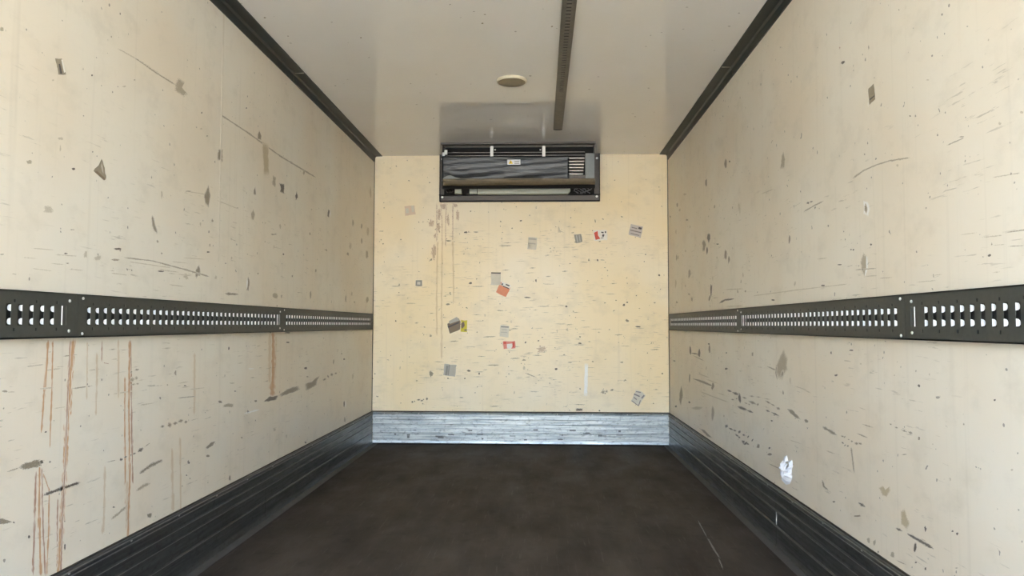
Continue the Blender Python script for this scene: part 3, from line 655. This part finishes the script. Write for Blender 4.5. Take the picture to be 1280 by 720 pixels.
streak('R', [(1064, 558), (1066, 575), (1068, 592)], 1.8, SC); patch('R', [(874, 535), (880, 537), (891, 548), (884, 545)], DG, .5); dashes('R', 905, 531, 944, 551, 7, 2.8, DK); dashes('R', 918, 542, 936, 556, 4, 2.4, DK)
streak('R', [(960, 579), (977, 587)], 1.3, SC); dashes('R', 1110, 529, 1142, 542, 4, 2.2, DG); streak('R', [(1073, 628), (1082, 634)], 3.2, DK); streak('R', [(1028, 600), (1030, 608), (1036, 613)], 1.8, DG)
streak('R', [(1120, 660), (1128, 664)], 2.6, DK); streak('R', [(1134, 667), (1150, 676), (1167, 686)], 2.4, DK); streak('R', [(1120, 700), (1133, 706)], 1.4, SC)
patch('R', [(1099, 610), (1104, 607), (1107, 612), (1112, 608), (1113, 613), (1108, 621), (1103, 619)], TN, .4)
patch('R', [(1126, 640), (1131, 637), (1137, 655), (1134, 661), (1127, 655)], TN, .5)
for k in range(14):
    x = rnd.uniform(860, 1080); y = 420 + (x - 675) * rnd.uniform(.10, .42); L = rnd.uniform(5, 18)
    streak('R', [(x, y), (x + L, y + L * rnd.uniform(.3, .5))], rnd.uniform(.8, 1.5), rnd.choice((FA, SC)))
# -- back wall
for x, y, w, h, m in ((477, 289, 7, 2.4, FA), (479, 305, 2.5, 2, SC), (582, 290.5, 5, 3, DK), (586, 290, 2, 3, SC), (595, 290, 8, 2.4, SC), (561, 301, 9, 1.8, DK), (588, 354, 5, 3, DK), (560, 380, 7, 3, DG), (651, 276, 4, 2, DK), (658, 372, 6, 2, DK), (476, 341, 2, 2, SC),
        (670, 351, 2.5, 4, DK), (708, 383, 4, 3, DK), (747, 325.5, 3, 3, DK), (753, 325, 8, 1.4, SC), (780, 381, 4, 3, DK), (784, 378, 3, 2, DK), (770, 375.5, 3, 2, SC), (807, 318, 2, 2, DK), (824, 344, 3, 3, DK), (659, 372, 8, 2, DK), (744, 276, 2, 5, DG), (736, 325, 2, 3, DG),
        (539, 467, 5, 8, DG), (586, 463.5, 6, 3, DK), (599, 467, 2.4, 3.6, DK), (581, 473, 2, 2, DK), (560, 473, 2, 2, DK), (500, 460, 2, 6, FA), (521, 476, 3, 2, SC), (538, 420, 4, 4, SC), (606, 394, 2, 4, FA), (695, 461.5, 4, 3, DK), (687, 479, 2, 2, SC), (657, 428, 3, 2.4, DK),
        (673, 426, 3, 2, DK), (725, 421, 2.6, 2.6, DK), (725, 429, 5, 2.6, DK), (784, 401, 5, 4, DG), (797, 408.5, 9, 2, DK), (705, 444, 3, 3, DG), (709, 412, 4, 5, FA), (754, 490, 5, 4, DG), (749.5, 513.5, 2.4, 2.4, DK), (777, 453, 5, 2.4, SC), (810, 399, 2, 2, SC), (828, 467, 2.5, 2.5, DK),
        (655, 450, 6, 3, SC), (655, 460, 5, 6, FA), (741, 452, 4, 2, SC), (712, 453, 8, 1.5, SC), (577, 497, 7, 1.6, SC), (643, 491, 2, 6, FA), (594, 491, 2, 2, SC), (639, 402, 2, 6, FA)):
    blob('B', x, y, w, h, m)
streak('B', [(536, 327), (542, 322)], 1.8, DG); streak('B', [(546, 390), (552, 384)], 1.6, FA); streak('B', [(656, 466), (671, 472)], 1.2, SC); dashes('B', 513, 502, 536, 499, 6, 2, DK); patch('B', [(720, 510.5), (728, 510.5), (728, 513.5), (720, 513.5)], DK, .2)
for x, y, w, h in ((555, 258, 12, 9), (569, 257, 9, 7), (549, 268, 7, 16), (548, 284, 8, 14), (539, 279, 10, 12), (572, 270, 5, 16), (560, 275, 5, 20), (545, 295, 8, 9), (543, 315, 10, 24)): blob('B', x, y, w, h, 'm_brown', 0, 'brown_stain')
for x0, x1 in ((551, 552.5), (558, 557), (566, 566), (546, 546)): streak('B', [(x0, 253), (x1, 280), (x1, 310)], 1.4, 'm_brown', 'rust_streak')
for x0, x1, y1 in ((547, 546, 420), (553, 552, 450), (566, 567, 380)): streak('B', [(x0, 300), (x1, 360), (x1, y1)], 2.0, 'm_rustf', 'dirt_run')
blob('B', 677, 437, 15, 12, 'm_brown', 0, 'brown_stain'); dashes('B', 671, 442, 684, 440, 2, 2, SC); dashes('B', 750, 491, 766, 488, 3, 2.4, DG); dashes('B', 752, 486, 758, 494, 2, 2, DG)
patch('B', [(731, 456), (735, 457), (734, 493), (730, 493)], WH, .3, 'filler_smear')
patch('B', [(698, 281), (700, 288), (706, 291), (697, 291)], FA, .6); dashes('B', 699, 286, 720, 283, 3, 1.6, FA); dashes('B', 712, 290, 720, 289, 1, 2, SC); dashes('B', 686, 313, 702, 317, 4, 2.2, FA)
for k in range(150):
    x = rnd.gauss(655, 80); y = rnd.gauss(405, 55)
    if 472 < x < 828 and 300 < y < 512:
        L = rnd.uniform(3, 17); streak('B', [(x, y), (x + L, y + rnd.uniform(-.8, .8))], rnd.uniform(.7, 1.3), rnd.choice((FA, FA, SC, SC, FA)))
for k in range(60):
    x = rnd.uniform(472, 828); y = rnd.uniform(262, 512); s_ = rnd.uniform(.9, 2.0); blob('B', x, y, s_, s_, rnd.choice((DG, SC, DK)))
# -- ceiling, kick plate and floor
for x, y, w, h in ((331, 22, 4, 2), (451, 47, 2.5, 1.6), (603, 29, 4, 2), (606, 18, 3, 1.6), (690, 33, 4, 2), (360, 45, 2, 1.4)): blob('C', x, y, w, h, G)
patch('F', [(883, 672), (885, 672), (900, 697), (898, 698)], 'scr_floor', .4, 'floor_scratch'); streak('F', [(898, 697), (904, 712)], 1.3, 'scr_floor', 'floor_scratch'); streak('F', [(872, 650), (884, 672)], 1.0, 'scr_floor', 'floor_scratch')
for k in range(26):
    x = XL + rnd.uniform(.15, 2.1); zz = rnd.uniform(.03, .11); w = rnd.uniform(.01, .06)
    mb_ = MB().box(x, x + w, YB - 0.0096, YB - 0.0089, zz, zz + rnd.uniform(.004, .018)); mb_.build('scuff_mark', 'kick_scuff', base_back)
# ------------------------------------------------------------------ stickers and paper scraps, each a thing of its own
def rot(cx, cy, w, h, deg):
    a = math.radians(deg); ca, sa = math.cos(a), math.sin(a)
    return [(cx + x * ca - y * sa, cy + x * sa + y * ca) for x, y in ((-w / 2, -h / 2), (w / 2, -h / 2), (w / 2, h / 2), (-w / 2, h / 2))]
def sticker(wall, poly, mat, label, parts=(), cat='sticker', amt=0.4, name='sticker'):
    ax, val, nr, _ = PL[wall]
    cx = sum(p[0] for p in poly) / len(poly); cy = sum(p[1] for p in poly) / len(poly)
    t = thing(name, label, cat, at(cx, cy, ax, val), 'sticker remnants on the %s wall' % {'L': 'left', 'R': 'right', 'B': 'back'}[wall])
    flat(wall, jag(poly, amt, 3), mat, 'paper', t, 0.0005, 0.0005)
    for nm, m, pl in parts: flat(wall, pl, m, nm, t, 0.0004, 0.0012)
    adopt(t); return t
sticker('B', rot(512.5, 263, 13, 12, -6), 'p_ghost', 'pale pink sticker ghost near the top left corner of the back wall', [('faded_print', 'p_lgrey', rot(509, 263.5, 4, 6, -6)), ('faded_print', 'p_lgrey', rot(516, 261, 3, 8, -6))])
sticker('B', rot(523.5, 354, 8.4, 7.4, 2), 'p_dgrey', 'tiny square grey label with a pale centre, left on the back wall', [('pale_centre', 'p_lgrey', rot(523.5, 354, 4, 3.4, 2))])
sticker('B', rot(619.8, 348.5, 12, 16, 1), 'p_lgrey', 'pale grey upright label with a dark top edge, above the orange label', [('dark_edge', 'p_ink', rot(620, 341.3, 12, 1.6, 1))])
sticker('B', rot(629, 362, 14, 14, 27), 'p_orange', 'tilted orange label with a black and white printed edge', [('printed_edge', 'p_white', rot(632.2, 356.6, 12, 4.4, 22)), ('ink_bar', 'p_ink', rot(634.5, 356.4, 5, 1.6, 22)), ('ink_bar', 'p_ink', rot(627.8, 355.4, 1.8, 2.4, 22)), ('ink_bar', 'p_ink', rot(632.5, 359.2, 8, 1.1, 22))])
sticker('B', rot(665.5, 304, 11, 15, 5), 'p_lgrey', 'faint beige label ghost with two worn bands, high on the back wall', [('worn_band', 'p_grey', rot(665.5, 298.8, 10, 2, 5)), ('worn_band', 'p_grey', rot(665, 304.5, 9, 1.6, 5))])
sticker('B', rot(723, 298, 8.6, 10.5, -10), 'p_dgrey', 'small grey label remnant left of the red and white sticker', [('worn_strip', 'p_grey', rot(721.3, 298.4, 1.4, 8.5, -10)), ('worn_strip', 'p_grey', rot(724.6, 298, 1.2, 8, -10))])
sticker('B', rot(750.5, 294.2, 17, 12.5, -4), 'p_white', 'torn red and white sticker with black print high on the back wall', [('red_field', 'p_red', [(742.5, 291), (747, 288.8), (747.6, 294.5), (750.5, 298.4), (744.5, 299.8)]), ('ink_print', 'p_ink', rot(753, 290.6, 3, 1.6, 10)), ('ink_print', 'p_ink', rot(754, 294.4, 2.4, 3, 20)), ('ink_print', 'p_ink', rot(756.8, 290.2, 1.6, 2.2, 0)), ('ink_print', 'p_line', rot(752.6, 297.4, 3.4, 1, -10))])
sticker('B', rot(794.8, 288.6, 15.5, 14, 14), 'p_violet', 'lilac grey printed label at the upper right of the back wall', [('print_line', 'p_line', rot(794.5, 289.2, 14, 1.3, 14)), ('print_line', 'p_line', rot(793, 285, 7, 1.1, 14)), ('ink_print', 'p_ink', rot(800, 285.4, 4, 2.6, 14)), ('print_line', 'p_line', rot(793.6, 293, 11, 1, 14))])
sticker('B', [(559, 405), (571, 396), (576, 402), (575, 412), (562, 417)], 'p_brown', 'torn brown paper label beside the yellow label on the back wall', [('pale_fold', 'p_grey', [(561, 401.5), (571, 396.2), (574.5, 400.5), (562, 405)]), ('dark_fold', 'p_ink', [(559.6, 408), (573.6, 402), (574, 404), (560.4, 410)])], 'label')
sticker('B', rot(580, 407.6, 7.6, 14.5, 2), 'p_yellow', 'worn yellow label with dark blotches beside the brown label', [('dark_blotch', 'p_brown', [(576.6, 404), (580, 402), (581, 407), (578, 411), (576.6, 409)]), ('dark_blotch', 'p_brown', rot(582, 412.6, 3, 2, 0))], 'label')
sticker('B', rot(630.6, 414, 11, 14.5, 4), 'p_lgrey', 'pale grey label above the red framed label', [('print_line', 'p_dgrey', rot(631, 408.6, 9.6, 1.8, 3)), ('print_line', 'p_grey', rot(630.4, 412, 6.5, 1, 3)), ('print_line', 'p_grey', rot(630, 415.4, 8, 1, 3))])
sticker('B', rot(636.6, 431.2, 15, 9.4, -2), 'p_pink', 'small red label with a pale torn centre on the back wall', [('torn_centre', 'p_white', [(633.6, 430), (640.4, 429.4), (640.6, 433), (638.6, 436), (633.8, 435.4)]), ('red_corner', 'p_red', rot(631, 428.4, 3.2, 3, 0)), ('red_corner', 'p_red', rot(641.8, 431, 2.6, 6.6, 0))])
sticker('B', rot(562.3, 462.8, 14.6, 14.6, 7), 'p_grey', 'plain grey square label low on the left of the back wall', [('dark_crease', 'p_dgrey', rot(561, 462.5, 1.4, 13.5, 7)), ('dark_crease', 'p_dgrey', rot(558.4, 463, 2.8, 12.6, 7))])
o = [(789, 501), (795, 487.6), (803, 490), (806.5, 494.5), (798.4, 508)]
sticker('B', o, 'p_lgrey', 'scratched outline of a removed label, low on the right of the back wall', [('outline', 'p_line', [(789, 501), (790.2, 500.6), (798.2, 506.8), (798.4, 508)]), ('outline', 'p_line', [(798.4, 508), (798, 506), (800, 500), (801, 500.6)]), ('scribble', 'p_line', rot(796, 494, 8, 1.6, 24)), ('scribble', 'p_line', rot(803.6, 496, 5, 1.8, -50)), ('scribble', 'p_line', rot(794, 498, 4.5, 1.3, 40)), ('scribble', 'p_line', rot(798, 490, 6, 1.1, 10))], 'label')
# remnants on the side walls
sticker('L', [(69, 73), (77, 73.5), (82, 93), (73, 93.5)], 'p_tape', 'small grey tape remnant high on the left wall, farthest from the back wall', [('torn_fibre', 'p_white', [(76, 74.5), (77.6, 74.5), (81, 90), (79.4, 91)]), ('dark_fibre', 'p_ink', [(72.6, 80), (74.4, 80), (77, 92), (74.6, 92)])], 'tape')
sticker('L', [(127, 198.5), (130, 210), (132.4, 223), (130, 225.5), (124, 220), (117, 214), (118, 211), (123, 207)], 'p_tape', 'brown grey sail shaped tape remnant on the upper left wall', [('dark_edge', 'p_brown', [(118, 214.5), (121, 214), (130, 222), (131, 225), (129, 224.6)]), ('pale_fold', 'p_grey', [(126.6, 203), (128.2, 209), (128.6, 217), (127, 214), (125.6, 208)])], 'tape')
sticker('R', [(1086, 111), (1092.6, 105), (1094.4, 124), (1087, 131)], 'p_tape', 'dark grey slanted tape square high on the right wall', [('pale_edge', 'p_white', [(1085.2, 128), (1086.4, 127.6), (1086.6, 133), (1085.4, 134)]), ('dark_line', 'p_ink', [(1087.4, 124), (1093.6, 119), (1093.8, 120.4), (1087.6, 125.6)])], 'tape')
# crumpled white scrap stuck low on the right wall
t = thing('paper_scrap', 'crumpled white paper scrap stuck low on the right wall above the kick plate', 'paper scrap', at(982, 588, 0, XR))
out = [(980.5, 571), (983.5, 569.5), (985, 576), (990, 575), (991, 583), (989.5, 590), (990, 598), (987.5, 605), (983, 606.5), (979.5, 602), (977.5, 594), (977, 585), (976.5, 578), (979.5, 576)]
pts = [at(a, b, 0, XR) for a, b in jag(out, 0.5, 2.5)]
c0 = at(983.5, 589, 0, XR); vs = []; N = len(pts); rings = (1.0, 0.78, 0.5, 0.22)
for k, r in enumerate(rings):
    for i, p in enumerate(pts):
        q = c0 + (p - c0) * r; dep = (0.0005, 0.010, 0.016, 0.015)[k] * rnd.uniform(.55, 1.35); vs.append((XR - dep, q.y, q.z))
vs.append((XR - 0.013, c0.y, c0.z)); fs = []
for k in range(3):
    for i in range(N): fs.append((k * N + i, k * N + (i + 1) % N, (k + 1) * N + (i + 1) % N, (k + 1) * N + i))
for i in range(N): fs.append((3 * N + i, 3 * N + (i + 1) % N, 4 * N))
link_mesh('paper', vs, fs, 'white', t)
flat('R', jag([(985.5, 577), (989.5, 576.5), (990.2, 583), (987, 586)], .4, 2), 'p_grey', 'grey_print', t, 0.0006, 0.012)
adopt(t)
